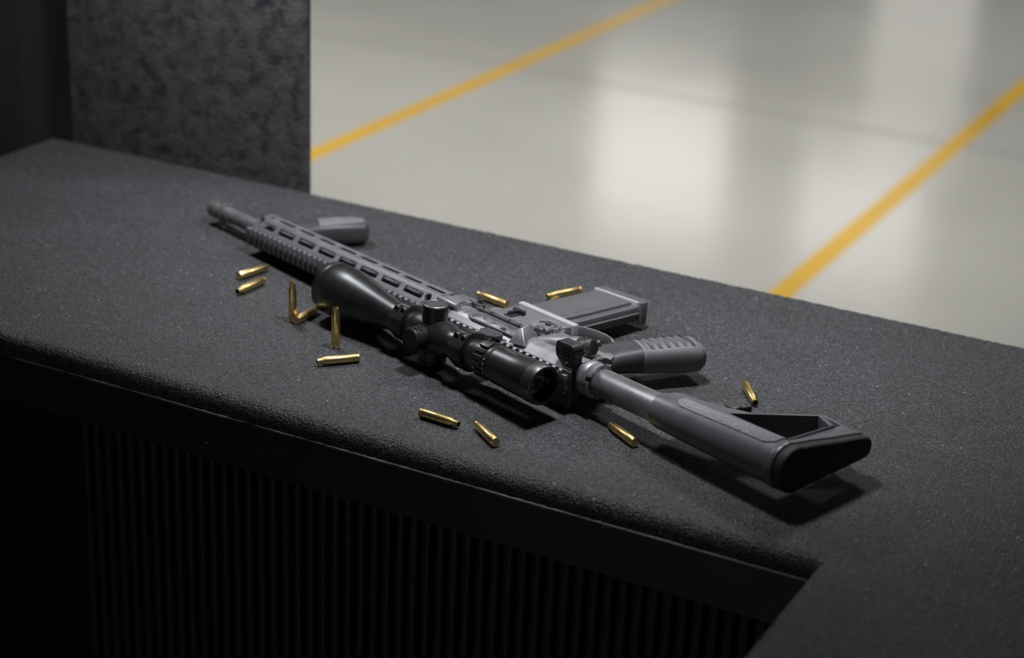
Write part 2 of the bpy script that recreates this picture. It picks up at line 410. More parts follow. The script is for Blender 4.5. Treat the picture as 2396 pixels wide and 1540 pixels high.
# core board below the mat with the black fascia
t = BM(); prism(t, [(-1.785, 2.01), (-1.785, 1.44), (-.413, 1.44), (-.413, .36), (.34, .36), (.34, 2.01)], 'z', -.0725, -.021); cpart('core_board', t, M_FASC, smooth=0)
t = BM(); box(t, -1.79, -.4285, 1.4235, 1.4395, -.0735, -.0215, .0008); cpart('edge_board', t, M_FASC, smooth=0)
t = BM(); box(t, -.4285, -.4125, .36, 1.4395, -.0735, -.0215, .0008); cpart('edge_board', t, M_FASC, smooth=0)
t = BM(); box(t, -1.79, -.429, 1.4215, 1.427, -.0222, -.0202, .0004); cpart('edge_trim', t, M_ARRIS, smooth=0)
t = BM(); box(t, -1.79, .34, 1.468, 2.0, ZF+.001, -.0735); cpart('front_panel', t, M_SHADOWGAP, smooth=0)
t = BM(); box(t, -.395, .34, .40, 1.468, ZF+.001, -.0735); cpart('side_panel', t, M_SHADOWGAP, smooth=0)
# fluted slats
def slat_mesh():
    t = BM(); w_ = .0052
    prism(t, [(-w_, .010), (-w_, .002), (-w_*.7, -.001), (0, -.002), (w_*.7, -.001), (w_, .002), (w_, .010)], 'z', ZF+.002, -.0736)
    bmesh.ops.translate(t, verts=t.verts, vec=OFF)
    return mesh_of('slat', t, M_SLAT, 1, 30)
sm = slat_mesh(); k = 0
x_ = -1.262
while x_ < -.43:
    o = bpy.data.objects.new('slat', sm); COL.objects.link(o); o.parent = CT; o.location = (x_, 1.458, 0)
    x_ += .0153; k += 1

# ------------------------------------------------------------------ spent cases
def case_meshes():
    t = BM()
    lathe(t, 'z', [(0, 0), (0, 2.3), (.05, 4.5), (.3, 4.8), (1.1, 4.8), (1.25, 4.2), (2.2, 4.2), (3.1, 4.78), (20, 4.62), (36.4, 4.5), (39.4, 3.25), (44.9, 3.2),
                   (45.1, 3.05), (45.05, 2.86), (39.6, 2.85), (36, 4.0), (20, 4.0), (20, 0)], n=28)
    a = mesh_of('case_body', t, M_BRASS)
    t = BM(); lathe(t, 'z', [(-.02, 0), (-.12, 1.6), (-.12, 2.0), (.02, 2.2), (.3, 2.2)], n=20)
    lathe(t, 'z', [(-.16, 0), (-.16, .5), (-.1, .7)], n=12)
    b = mesh_of('primer', t, M_PRIM)
    return a, b
CB, CP = case_meshes()
def place_case(label, cx, cy, cz, heading=None, roll=0.0, tilt=0.0):
    """heading: direction from the mouth to the head (radians); None = standing"""
    r = empty('cartridge_case')
    for nm, me in (('case_body', CB), ('primer', CP)):
        o = bpy.data.objects.new(nm, me); COL.objects.link(o); o.parent = r
    if heading is None:
        r.matrix_world = Matrix.Translation((cx, cy, cz)) @ Matrix.Rotation(tilt, 4, 'X')
    else:
        d = Vector((-math.cos(heading), -math.sin(heading), 0))           # from head to mouth
        q = (d + Vector((0, 0, tilt))).to_track_quat('Z', 'Y').to_matrix().to_4x4()
        r.matrix_world = Matrix.Translation(Vector((cx, cy, cz)) - d*.02255) @ q @ Matrix.Rotation(roll, 4, 'Z')
    tag(r, label, 'cartridge case', 'spent brass cases on the counter')
    return r
ZL = .0052
place_case('brass case lying farthest left, the upper of the pair left of the handguard', -.3039, 2.0890, ZL, -2.2829, .3)
place_case('brass case lying farthest left, the lower of the pair, open mouth to the viewer', -.3004, 2.0426, ZL, 1.0173, 1.)
place_case('brass case standing upright left of the large scope lens', -.2414, 1.9543, 0.0006)
place_case('brass case lying under the rim of the large scope lens, head to the viewer', -.2265, 1.9640, ZL, -2.033, .7)
place_case('brass case standing upright in front of the wide scope bell', -.1870, 1.8856, 0.0006, tilt=.01)
place_case('brass case lying almost level below the standing ones, mouth to the left', -.1803, 1.8421, ZL, .3542, 2.)
place_case('brass case lying in front of the eyepiece, the left one near the front edge', -.0671, 1.7081, ZL, 2.5839, .2)
place_case('brass case lying in front of the eyepiece, head pointing to the viewer', -.0208, 1.6787, ZL, -1.1181, 1.4)
place_case('brass case lying in front of the bare buffer tube', .1117, 1.6909, ZL, -1.0471, .5)
place_case('brass case lying alone behind the stock', .2467, 1.7996, ZL, 1.6948, 2.4)
place_case('brass case lying behind the open dust cover', -.0235, 2.0329, ZL, -.7395, .1)
place_case('brass case lying behind the magazine, mouth to the left', .0575, 2.0615, ZL, .5584, 1.1)
place_case('brass case mostly hidden by the magazine, only its head showing', .0408, 2.0207, ZL, 1.166, .9)

# ------------------------------------------------------------------ rifle (x muzzle, y up, z right side; millimetres)
RF = empty('rifle')
FX, FY, FZ, FO = (-0.666689, 0.746763, -0.022617), (-0.746578, -0.664775, 0.057759), (0.02806, 0.05532, 0.999396), (-0.098077, 1.955321, 0.0284)
Mx = Matrix((FX, FY, FZ)).transposed().to_4x4(); Mx.translation = Vector(FO)
RF.matrix_world = Mx
tag(RF, 'black scoped carbine rifle lying on its left side across the rubber counter', 'rifle')
def rp(name, bm, m, parent=RF, **kw): return obj(name, bm, m, parent, **kw)

# barrel and muzzle brake
t = BM(); lathe(t, 'x', [(-60, 9), (300, 9), (305, 9.2), (372, 9.2), (374, 8), (380, 8), (380, 3), (360, 3), (360, 0)]); rp('barrel', t, M_BARREL)
t = BM(); lathe(t, 'x', [(376, 8.5), (377, 10), (384, 10), (385, 8.5), (391, 8.5), (392, 11), (397, 11), (398, 9), (404, 9.0), (405, 10.8), (418, 10.8), (421, 9.6), (421, 4.5), (400, 4.5), (400, 0)])
mb = rp('muzzle_brake', t, M_BARREL)
t = BM()
for k in range(6):
    a = k*PI/3 + .3
    cyl(t, (411, 5*math.cos(a), 5*math.sin(a)), (411, 14*math.cos(a), 14*math.sin(a)), 2.2, n=12)
box(t, 398, 404, -3, 3, -14, 14)
cut(mb, t)

# handguard
def ngon(ap, n=8, top=None):
    R_ = ap/math.cos(PI/n)
    return [(R_*math.sin(PI/n + 2*PI*k/n), R_*math.cos(PI/n + 2*PI*k/n)) for k in range(n)]   # (y,z)
t = BM(); prism(t, [(a, b*.94) for a, b in ngon(22.0)], 'x', -38, 303, .9); hg = rp('handguard', t, M_HG)
t = BM(); prism(t, [(a, b*.93) for a, b in ngon(20.2)], 'x', -50, 320)
def slot_cutters(t, ang, centres, L_=32, W_=7.2):
    for cx in centres:
        s = BM(); prism(s, rrect(cx-L_/2, cx+L_/2, -W_/2, W_/2, 2.2), 'z', 15, 26)
        bmesh.ops.rotate(s, verts=s.verts, cent=(0, 0, 0), matrix=Matrix.Rotation(-ang, 3, 'X'))
        merge(t, s)
row1 = [40*k for k in range(8)]; row2 = [-20+40*k for k in range(8)]
slot_cutters(t, PI/4, row1, 32, 8.2); slot_cutters(t, 0, row2, 31, 5.0); slot_cutters(t, -PI/2, row2); pass
for ang, cx, r in ((PI/4, -25.5, 5.2), (0, -45+3, 3.5), (0, 291, 3.2)):
    s = BM(); cyl(s, (cx, 0, 15), (cx, 0, 27), r, n=24); bmesh.ops.rotate(s, verts=s.verts, cent=(0, 0, 0), matrix=Matrix.Rotation(-ang, 3, 'X')); merge(t, s)
cut(hg, t)
# sling socket ring
s = BM(); lathe(s, 'z', [(20.0, 5.1), (20.0, 6.6), (22.0, 6.7), (22.3, 6.3), (22.3, 5.4), (21.9, 4.9), (15, 4.6), (15, 5.1)], (-25.5, 0), closed=True, n=28)
bmesh.ops.rotate(s, verts=s.verts, cent=(0, 0, 0), matrix=Matrix.Rotation(-PI/4, 3, 'X')); rp('sling_socket', s, M_HG, hg)
s = BM(); lathe(s, 'z', [(12, 0), (12, 4.5), (15, 4.5)], (-25.5, 0), n=20)
bmesh.ops.rotate(s, verts=s.verts, cent=(0, 0, 0), matrix=Matrix.Rotation(-PI/4, 3, 'X')); rp('socket_floor', s, M_STEEL, hg)
# rails with teeth
def rail(x0, x1, parent, m, ybase=20):
    t = BM()
    prism(t, [(ybase, -8.2), (ybase, 8.2), (23.6, 8.2), (25.6, 10.4), (26.5, 10.4), (26.5, -10.4), (25.6, -10.4), (23.6, -8.2)], 'x', x0, x1, .25, 1)
    x = x1 - 5.0
    while x - 4.8 > x0 - .1:
        prism(t, [(26.3, -10.6), (26.3, 10.6), (28.2, 10.6), (30.0, 9.0), (30.0, -9.0), (28.2, -10.6)], 'x', x-4.8, x, .3, 1)
        x -= 10.0
    prism(t, [(26.3, -10.6), (26.3, 10.6), (28.2, 10.6), (30.0, 9.0), (30.0, -9.0), (28.2, -10.6)], 'x', x1-4.0, x1, .3, 1)
    return rp('top_rail', t, m, parent)
rail(-38, 303, hg, M_HG)
t = BM(); cyl(t, (296, 8, 18), (296, 12.5, 22), 2.6, n=6); rp('end_screw', t, M_STEEL, hg)
# anti rotation block, clamp screws
t = BM()
prism(t, [(-25, -12), (-25, 12), (-12, 17.5), (4, 17.5), (8, 14), (8, -14), (4, -17.5), (-12, -17.5)], 'x', -66, -37, .8)
lathe(t, 'x', [(-64, 0), (-64, 19.4), (-38, 19.4), (-38, 0)], n=36)
rp('barrel_nut', t, M_HG)
t = BM()
for yy in (9,): cyl(t, (-38, yy, 17), (-71, yy+2, 17), 4.3, bw=.6); cyl(t, (-70, yy+2, 17), (-72, yy+2, 17), 2.6)
rp('clamp_screw', t, M_ANO)
t = BM(); box(t, -67, -40, -22, -8, 10, 18.2, 1.2); rp('pivot_block', t, M_ANO)

# upper receiver
t = BM()
prism(t, [(-13, -11), (-13, 11), (-9, 14.2), (-2, 16), (6, 16.2), (12, 15.2), (17, 12.6), (20, 9.6), (22, 8.6), (22, -8.6), (20, -9.6), (17, -12.6), (12, -15.2), (6, -16.2), (-2, -16), (-9, -14.2)], 'x', -262, -66, .8)
upper = rp('upper_receiver', t, M_ANO)
t = BM()
s = BM(); prism(s, stadium(-176, -93, -1.5, 14.5), 'z', 3, 24); merge(t, s)
cut(upper, t)
rail(-262, -66, upper, M_ANO)
# receiver raised frame around the port
t = BM(); prism(t, stadium(-180, -89, -4.2, 17.5), 'z', 14.6, 16.4, .4); fr_ = rp('port_frame', t, M_ANO, upper)
t = BM(); prism(t, stadium(-177, -92, -2, 15), 'z', 3, 24); cut(fr_, t)
# bolt carrier seen in the port
t = BM(); lathe(t, 'x', [(-200, 11.6), (-150, 11.6), (-149, 10.8), (-131, 10.8), (-130, 12.2), (-121, 12.2), (-120, 9.8), (-112, 9.8), (-111, 12), (-86, 12)], (6.5, .6), n=40)
bc = rp('bolt_carrier', t, M_BRIGHT, upper)
t = BM(); cyl(t, (-138, 5, 11), (-138, 5, 13.2), 3.2, bw=.4); box(t, -168, -152, 6.5, 8, 10, 13, .3)
for k in range(5): box(t, -170-3*k, -168.5-3*k, -2, 3, 8, 12.3, .2)
rp('gas_key_screw', t, M_DARK, upper)
# port cover: hinge rod and open door
t = BM()
cyl(t, (-80, -7.5, 17), (-163, -7.5, 17), 1.6)
for a, b in ((-86, -92), (-94, -106), (-108, -134), (-136, -150), (-152, -160)): cyl(t, (a, -7.5, 17), (b, -7.5, 17), 2.9, n=18, bw=.3)
rp('hinge_rod', t, M_STEEL)
t = BM(); prism(t, stadium(-160, -87, -31.5, -12.5), 'z', 14.6, 16.4, .3)
box(t, -158, -90, -14, -7, 15.2, 16.6, .3)
dc = rp('port_cover', t, M_ANO)
t = BM()
prism(t, stadium(-158.4, -88.6, -29.9, -14.1), 'z', 16.2, 17.1, .25); rp('cover_inset', t, M_ANO, dc)
t = BM(); prism(t, stadium(-159.2, -87.8, -30.7, -13.3), 'z', 16.2, 16.5); rp('cover_groove', t, M_DARK, dc)
t = BM()
box(t, -124, -113, -30, -17, 16.5, 18.4, .5); box(t, -119.5, -116.5, -35, -19, 17.5, 22, .6); box(t, -127, -110, -36.5, -32, 16.5, 22, .8)
rp('cover_latch', t, M_DARK, dc)
for x in (-95, -103, -137, -150):
    t = BM(); cyl(t, (x, -21 if x != -103 else -27, 16.6), (x, -21 if x != -103 else -27, 17.05), 1.1, n=10); rp('rivet', t, M_STEEL, dc)
t = BM(); cyl(t, (-60, -14, 17), (-84, -14, 17), 2.3); cyl(t, (-66, -24, 14), (-66, -24, 19), 3.6, bw=.5); box(t, -85, -72, -13, -9, 15, 19, .6)
rp('hinge_spring', t, M_DARK)
# brass deflector
t = BM()
A = [Vector(v) for v in ((-176, 12.5, 26.5), (-168.5, -6, 26.5), (-171, 27, 12), (-190, 20, 12), (-182, -7, 12), (-158, -6, 14))]
top2 = [A[0]+Vector((2.2, 1, 0)), A[1]+Vector((2.2, 1, 0))]
vs_ = [t.verts.new(v) for v in A+top2]
bmesh.ops.convex_hull(t, input=t.verts); bev(t, .9, 2, 20)
rp('brass_deflector', t, M_ANO, upper)
# forward assist
t = BM(); cyl(t, (-186, -7, 8), (-236, -14.5, 20), 10.2, 10.6, n=36, bw=.6); cyl(t, (-180, -5, 6), (-188, -7, 9), 4, 9.5, n=36)
fa_ = rp('forward_assist', t, M_ANO)
t = BM(); cyl(t, (-235, -14.3, 19.9), (-245, -16.6, 22.4), 7.0, n=32, bw=.4); cyl(t, (-244, -16.4, 22.2), (-250.5, -18, 24), 8.6, n=36, bw=.7)
cyl(t, (-244, -24, 24), (-250, -28, 26), 3.8, 3.8, n=16, bw=.8)
rp('assist_button', t, M_STEEL, fa_)
t = BM()
d_ = Vector((-250.5+235, -18+14.3, 24-19.9)).normalized(); ce = Vector((-250.5, -18, 24))
for r in (6.6, 4.8, 3.0, 1.3):
    cyl(t, ce, ce + d_*(.25+.05*(7-r)), r, n=30)
rp('button_rings', t, M_DARK, fa_)

# charging handle
t = BM()
prism(t, [(-236, 31), (-240, 35), (-256, 35), (-263, 30), (-263, -27), (-256, -32.5), (-240, -32.5), (-236, -29), (-237, -19), (-243, -14), (-249, -8), (-251, 0), (-249, 8), (-243, 14), (-237, 19)], 'y', 8.5, 21.5, 1.3, 3)
ch = rp('charging_handle', t, M_DARK)
t = BM()
for k in range(2): box(t, -265, -252, 6, 24, 8+4*k, 9.4+4*k, .2)
cut(ch, t)
t = BM(); box(t, -262.8, -235.8, 7.8, 22.2, -33.0, -18, 2.5, 3); rp('handle_latch', t, M_DARK, ch)
def grooves(t):
    for k in range(3): box(t, -265, -249, 6.5, 23.5, 22.0+3.4*k, 23.6+3.4*k, .2)
    return t
t = BM(); prism(t, rrect(-263.4, -236.4, 20, 35.6, 5), 'y', 7.6, 22.2, 1.6, 3); cut(rp('handle_latch', t, M_DARK, ch), grooves(BM()))
for zz_ in (16, -16):
    t = BM(); cyl(t, (-254, 22.2, zz_), (-254, 21, zz_), 1.2); rp('latch_pin', t, M_BRIGHT, ch)
t = BM(); box(t, -262, -230, 22, 29.5, -6, 6, .8); rp('handle_spine', t, M_ANO, ch)

# lower receiver
t = BM()
prism(t, [(-66, -13), (-262, -13), (-262, -31), (-256, -44), (-214, -53), (-205, -52), (-192, -45.5), (-178, -46), (-171, -52), (-170, -62), (-90, -64), (-88, -30), (-72, -26), (-66, -24)], 'z', -11.6, 11.6, 1.2)
lower = rp('lower_receiver', t, M_ANO)
t = BM(); prism(t, [(-88, -30), (-88, -63.5), (-171, -63.5), (-168, -34), (-150, -30)], 'z', -13.4, 13.4, 1.4); rp('magazine_well', t, M_ANO, lower)
t = BM(); prism(t, rrect(-174, -85, -70, -62, 1.5), 'z', -15.6, 15.6, 2.2, 3); rp('magazine_well_lip', t, M_MAGR, lower)
for (x, y) in ((-172.5, -31.4), (-195, -37.7)):
    t = BM(); cyl(t, (x, y, 11.2), (x, y, 12.0), 2.4, n=18, bw=.3); rp('receiver_pin', t, M_STEEL, lower)
for (x, y) in ((-172.5, -31.4), (-195, -37.7)):
    t = BM(); cyl(t, (x, y, 11.9), (x, y, 12.2), 1.0, n=12); rp('pin_dimple', t, M_BRIGHT, lower)
t = BM(); prism(t, band([(-143, -41), (-150, -50), (-168, -47.5), (-174, -38), (-168, -35)], 3.0), 'z', 10, 16.2, .7); box(t, -163, -151, -46, -36, 11, 14.5, .8); rp('release_fence', t, M_ANO, lower)
t = BM(); box(t, -160, -154, -43, -39, 13, 16.4, .6); rp('magazine_release', t, M_DARK, lower)
t = BM(); sphere(t, (-170, -19.5, 15.6), 5.2); cyl(t, (-171, -24, 13.6), (-166, -50, 12.6), 2.4, n=14, bw=.5); box(t, -178, -170, -20, -14, 11, 15.5, 1.2); rp('bolt_release', t, M_STEEL, lower)
t = BM(); box(t, -262, -240, -32, -14, -12.4, 12.4, 1.5); rp('takedown_lug', t, M_ANO, lower)

# trigger guard and trigger
t = BM(); prism(t, band([(-146, -66), (-155, -78), (-166, -85.5), (-180, -89), (-194, -89.5), (-208, -86), (-216, -80)], 2.6), 'z', -7.5, 7.5, .5); rp('trigger_guard', t, M_ANO)
t = BM(); prism(t, band([(-186, -44), (-189, -56), (-186, -68), (-180, -77)], 4), 'z', -3.5, 3.5, 1); rp('trigger', t, M_DARK)

# magazine
t = BM(); prism(t, [(-90, -50), (-88, -120), (-86.5, -180), (-139, -184), (-142, -120), (-143, -50)], 'z', -11.4, 11.4, 1.3); mg = rp('magazine', t, M_MAGP)
t = BM(); prism(t, [(-138, -50), (-137, -184), (-148, -185.5), (-151, -120), (-153, -50)], 'z', -8.6, 8.0, 1.6); rp('magazine_spine', t, M_MAGP, mg)
t = BM(); prism(t, [(-149, -66), (-147, -184), (-149.5, -185), (-152.5, -120), (-154, -66)], 'z', -1.0, 1.4, .5); rp('spine_rib', t, M_RUB, mg)
t = BM(); prism(t, [(-94, -74), (-92.5, -172), (-133, -175), (-135.5, -74)], 'z', 11.2, 11.7, .3); rp('side_panel', t, M_MAGP, mg)
t = BM(); prism(t, [(-83, -180), (-151, -186), (-151, -195), (-146, -199), (-88, -193), (-83, -188)], 'z', -13.2, 13.0, 2.0, 3); rp('floor_plate', t, M_MAGP, mg)
t = BM(); prism(t, [(-84, -176), (-147, -181.5), (-147.5, -186), (-84, -180)], 'z', -12.5, 13.2, .8); rp('floor_plate_ridge', t, M_MAGR, mg)

# pistol grip
path = [(-236, -38), (-239, -58), (-247, -84), (-257, -110), (-266, -130), (-271.5, -144), (-273, -149)]
t = BM(); loft(t, loft_frames(path, [25, 22, 21, 22, 22.5, 21.5, 17], [11.5, 12.8, 14.2, 15.4, 16, 15, 11]), 36, 3.0)
pg = rp('pistol_grip', t, M_POLY)
t = BM(); loft(t, loft_frames(path[2:], [21.6, 22.6, 23.1, 22.1, 17.6], [14.8, 16.0, 16.6, 15.6, 11.6]), 40, 3.0)
ps = rp('grip_sleeve', t, M_RUB, pg)
def zigzag(t, ox, oy, dx, dy, zf, rows, cols):
    """short grooves laid as chevrons over the sleeve"""
    for r in range(rows):
        for c in range(cols):
            for seg_ in range(2):
                s0 = c*1.0 + seg_*.5
                yy0 = r*3.1 + (2.4 if seg_ else 0); 
                P0 = (s0*9.2, yy0)
                P1 = (s0*9.2+3.9, yy0 + (-2.4 if seg_ else 2.4))
                a = Vector((ox + dx[0]*P0[0] + dy[0]*P0[1], oy + dx[1]*P0[0] + dy[1]*P0[1]))
                b = Vector((ox + dx[0]*P1[0] + dy[0]*P1[1], oy + dx[1]*P1[0] + dy[1]*P1[1]))
                d = (b-a).normalized(); nn = Vector((-d.y, d.x))*.5
                pts = [(a-nn)[:], (b-nn)[:], (b+nn)[:], (a+nn)[:]]
                prism(t, [(p_[0], p_[1]) for p_ in pts], 'z', zf(a.x, a.y)-1.2, zf(a.x, a.y)+.0)
def grip_z(x, y):
    # height of the sleeve at x, y (right hand side)
    best = None
    for i in range(2, len(path)-1):
        a, b = Vector(path[i]), Vector(path[i+1]); q = Vector((x, y)); d = b-a; s = max(0, min(1, (q-a).dot(d)/d.dot(d)))
        f = a + d*s; dist = (q-f).length
        hz = [14.8, 16.0, 16.6, 15.6, 11.6][i-2]*(1-s) + [14.8, 16.0, 16.6, 15.6, 11.6][i-1]*s
        if best is None or dist < best[0]: best = (dist, hz)
    u_ = min(.999, best[0]/22.4)
    return best[1]*(1-u_**3.0)**(1/3.0) + .12
t = BM()
dvec = Vector((path[5][0]-path[2][0], path[5][1]-path[2][1])).normalized(); wv = Vector((-dvec.y, dvec.x))
zigzag(t, path[2][0]-wv.x*15+dvec.x*4, path[2][1]-wv.y*15+dvec.y*4, (dvec.x, dvec.y), (wv.x, wv.y), grip_z, 10, 6)
g_ = rp('grip_groove', t, M_INNER, pg, smooth=0); g_['kind'] = 'stuff'
t = BM(); cyl(t, (-262, -25, 0), (-272, -28, 0), 4, 2, n=14, bw=.4); cyl(t, (-262, -22, 8), (-272, -24, 8), 2.4, n=14, bw=.5); rp('sling_plate', t, M_STEEL)

# buffer tube, castle nut, end plate
t = BM(); prism(t, rrect(-31, 17.5, -16.5, 16.5, 12, 6), 'x', -266, -262.2, .6); rp('end_plate', t, M_STEEL)
t = BM(); lathe(t, 'x', [(-266, 14.5), (-266, 18.2), (-272, 18.4), (-273, 17.8), (-274.5, 17.8), (-275.5, 18.4), (-281, 18.2), (-282, 17.4), (-282, 14.5)], closed=True, n=48)
cn = rp('castle_nut', t, M_ANO)
t = BM()
for k in range(4):
    a = k*PI/2 + .35; s = BM(); box(s, -285, -277.5, 13.5, 21, -2.4, 2.4); bmesh.ops.rotate(s, verts=s.verts, cent=(0, 0, 0), matrix=Matrix.Rotation(a, 3, 'X')); merge(t, s)
cut(cn, t)
t = BM(); lathe(t, 'x', [(-262, 0), (-262, 14.0), (-283, 14.0), (-284, 14.7), (-500, 14.7), (-500, 0)], n=56); rp('buffer_tube', t, M_TUBE)

# stock
t = BM()
lathe(t, 'x', [(-367, 14.9), (-366, 16.8), (-372, 18), (-400, 19.2), (-450, 20.6), (-505, 21.8), (-521, 22.2), (-521, 0), (-480, 0), (-480, 14.9)], n=64)
stk = rp('stock', t, M_STOCK)
t = BM()
prism(t, [(-363, -8), (-361, -21), (-366, -24.5), (-385, -28), (-410, -33), (-440, -47), (-480, -103), (-505, -92), (-505, -22), (-505, -5), (-380, -5)], 'z', -13, 13, 2.5, 3)
lowb = BM(); prism(lowb, [(-430, -25), (-443, -42), (-481, -95), (-503, -85), (-503, -25)], 'z', -20, 20)
sl = rp('stock_web', t, M_STOCK, stk); cut(sl, lowb)
t = BM()
prism(t, band([(-425, -40), (-441, -52), (-479, -107), (-502, -104), (-520, -100)], 4.5), 'z', -10.5, 10.0, 1)
prism(t, [(-504, -20), (-504, -103), (-521, -104), (-521, -20)], 'z', -10.8, 10.5, 1.4)
rp('stock_toe', t, M_STOCK, stk)
t = BM(); prism(t, band([(-422, -47), (-441, -58.5), (-480, -112), (-500, -108.5)], 1.6), 'z', -6, 7, .4); rp('toe_rib', t, M_POLY, stk)
t = BM(); prism(t, band([(-396, -34), (-410, -40), (-422, -50), (-424, -62), (-417, -66)], 5), 'z', -2, 11.5, 1.6, 3); box(t, -424, -408, -52, -40, 6, 12.5, 1.5); rp('adjust_lever', t, M_POLY, stk)
# butt pad: outline in the y,z plane, slightly domed
def butt(sc_):
    pts = []
    for k in range(17):
        a = math.radians(-50 + 280*k/16)   # around the heel
        pts.append((22.6*math.sin(a)*sc_, 22.6*math.cos(a)*sc_))
    return pts
bp_ = []
for k in range(19):
    a = math.radians(-20 + 220*k/18); bp_.append((23*math.sin(a), 23*math.cos(a)))
bp_ += [(-30, -19.5), (-60, -15.5), (-88, -12.5), (-103, -10.5), (-108, -5), (-108.5, 5), (-103, 10.5), (-88, 12.5), (-60, 15.5), (-30, 19.5)]
t = BM(); prism(t, bp_, 'x', -527, -520, .8); rp('butt_plate', t, M_STOCK, stk)
t = BM(); prism(t, [(a*.985-.4, b*.97) for a, b in bp_], 'x', -539, -526.5, 3.2, 4); bt = rp('butt_pad', t, M_BUTT, stk)
t = BM(); s = BM(); box(s, -539.6, -538.7, -52, -28, -1.1, 1.1, .2); bmesh.ops.rotate(s, verts=s.verts, cent=(0, -40, 0), matrix=Matrix.Rotation(.12, 3, 'X')); bmesh.ops.translate(s, verts=s.verts, vec=(0, -2, -12)); merge(t, s)
rp('butt_mark', t, M_STEEL, stk)
# cheek pad wrapped over the right side
t = BM(); nu, nv = 60, 18; grid = []
x0, x1 = -516, -392
for i in range(nu+1):
    x = x1 + (x0-x1)*i/nu; row = []
    R_ = 19.0 + (22.3-19.0)*(-392-x)/124 + .9
    a_hi = math.radians(30); a_lo = math.radians(-80)
    e = min(1, (x1-x)/9, (x-x0)/12); e = max(0, e); sh = 1-(1-e)**2; 
    lo = a_lo + math.radians(18)*(1-sh) - math.radians(8)*(i/nu); hi = a_hi - math.radians(16)*(1-sh)
    for j in range(nv+1):
        a = lo + (hi-lo)*j/nv
        row.append((x, R_*math.sin(a), R_*math.cos(a)))
    grid.append(row)
def shell(t, grid, cen, th):
    A = [[t.verts.new(p_) for p_ in r] for r in grid]
    B = [[t.verts.new(Vector((p_[0], p_[1]*(1-th/20), p_[2]*(1-th/20)))) for p_ in r] for r in grid]
    R_, C_ = len(grid), len(grid[0])
    for i in range(R_-1):
        for j in range(C_-1):
            t.faces.new((A[i][j], A[i+1][j], A[i+1][j+1], A[i][j+1])); t.faces.new((B[i][j], B[i][j+1], B[i+1][j+1], B[i+1][j]))
    for i in range(R_-1):
        for j in (0, C_-1): t.faces.new((A[i][j], A[i+1][j], B[i+1][j], B[i][j]))
    for j in range(C_-1):
        for i in (0, R_-1): t.faces.new((A[i][j], A[i][j+1], B[i][j+1], B[i][j]))
    bmesh.ops.recalc_face_normals(t, faces=t.faces)
shell(t, grid, 0, 2.4); rp('cheek_pad', t, M_PAD, stk, label='grey bumpy textured rubber cheek pad')

# foregrip
path2 = [(286, -20), (284, -36), (277, -56), (268, -78), (259, -98), (254.5, -108), (253, -112)]
t = BM(); loft(t, loft_frames(path2, [24, 19, 16.5, 17.5, 18.5, 17, 12], [11, 12, 13.5, 15, 15.5, 14, 10], -1), 36, 2.8)
fgp = rp('foregrip', t, M_POLY)
t = BM(); loft(t, loft_frames(path2[2:6], [15, 16, 16, 13], [14.0, 15.4, 15.7, 13.8], .2), 36, 2.6); rp('foregrip_panel', t, M_RUB, fgp)
t = BM(); box(t, 262, 318-18, -27, -20, -9, 9, 1.5); rp('foregrip_mount', t, M_POLY, fgp)

# ------------------------------------------------------------------ scope
SY, SZ = 60.0, 2.5
SCt = [(-265, 17.2), (-265, 19.6), (-263.5, 20.4), (-252.5, 21.0), (-251.5, 20.2), (-251, 20.2), (-250, 20.6), (-225, 19.9), (-199, 19.2), (-198, 18.4), (-196, 18.4), (-195, 18.8), (-190.5, 18.8), (-189.5, 18.2),
       (-175, 18.0), (-172, 17.6), (-166, 16.4), (-160, 15.0), (-128, 15.0), (-124, 15.3), (-117, 17.6), (-112, 18.6), (-75, 18.6), (-70, 17.6), (-64, 15.3), (-60, 15.0), (-32, 15.0),
       (-28, 15.6), (-15, 17.6), (40, 28.0), (46, 28.9), (54, 29.4), (77.5, 29.5), (78, 29.2), (78.6, 29.2), (79, 29.6), (84, 29.6), (86, 29.0), (86, 26.8), (72, 26.4), (72, 0), (60, 0),
       (-40, 0), (-249, 0), (-249, 16.6)]
t = BM(); lathe(t, 'x', SCt[:40], (SY, SZ), n=72)
lathe(t, 'x', [(-265, 17.2), (-264.6, 19.0), (-262, 19.2), (-251, 18.6), (-251, 16.2), (-262, 16.6)], (SY, SZ), n=72, closed=True)
scp = rp('scope', t, M_SCOPE, label='satin black telescopic sight with wide objective bell')
t = BM(); lathe(t, 'x', [(-270, 0), (-270, 16.9), (-255, 16.2), (-255, 0)], (SY, SZ), n=60); cut(scp, t)
t = BM(); lathe(t, 'x', [(-256.2, 0), (-256.8, 6), (-256.4, 12), (-255.2, 16.1), (-254.9, 16.1), (-254.9, 0)], (SY, SZ), n=48); rp('eyepiece_lens', t, M_LENS, scp, label='dark eyepiece lens')
t = BM(); lathe(t, 'x', [(80, 0), (79, 15), (76.5, 26.5), (75.5, 26.5), (75.5, 0)], (SY, SZ), n=48); rp('objective_lens', t, M_LENS, scp)
t = BM(); lathe(t, 'x', [(-265.2, 17.1), (-265.3, 19.5), (-263.8, 20.6), (-252.6, 21.2), (-251.8, 20.6), (-251.8, 19.5), (-264, 17.1)], (SY, SZ), n=64, closed=True); rp('eyepiece_ring', t, M_EYE, scp)
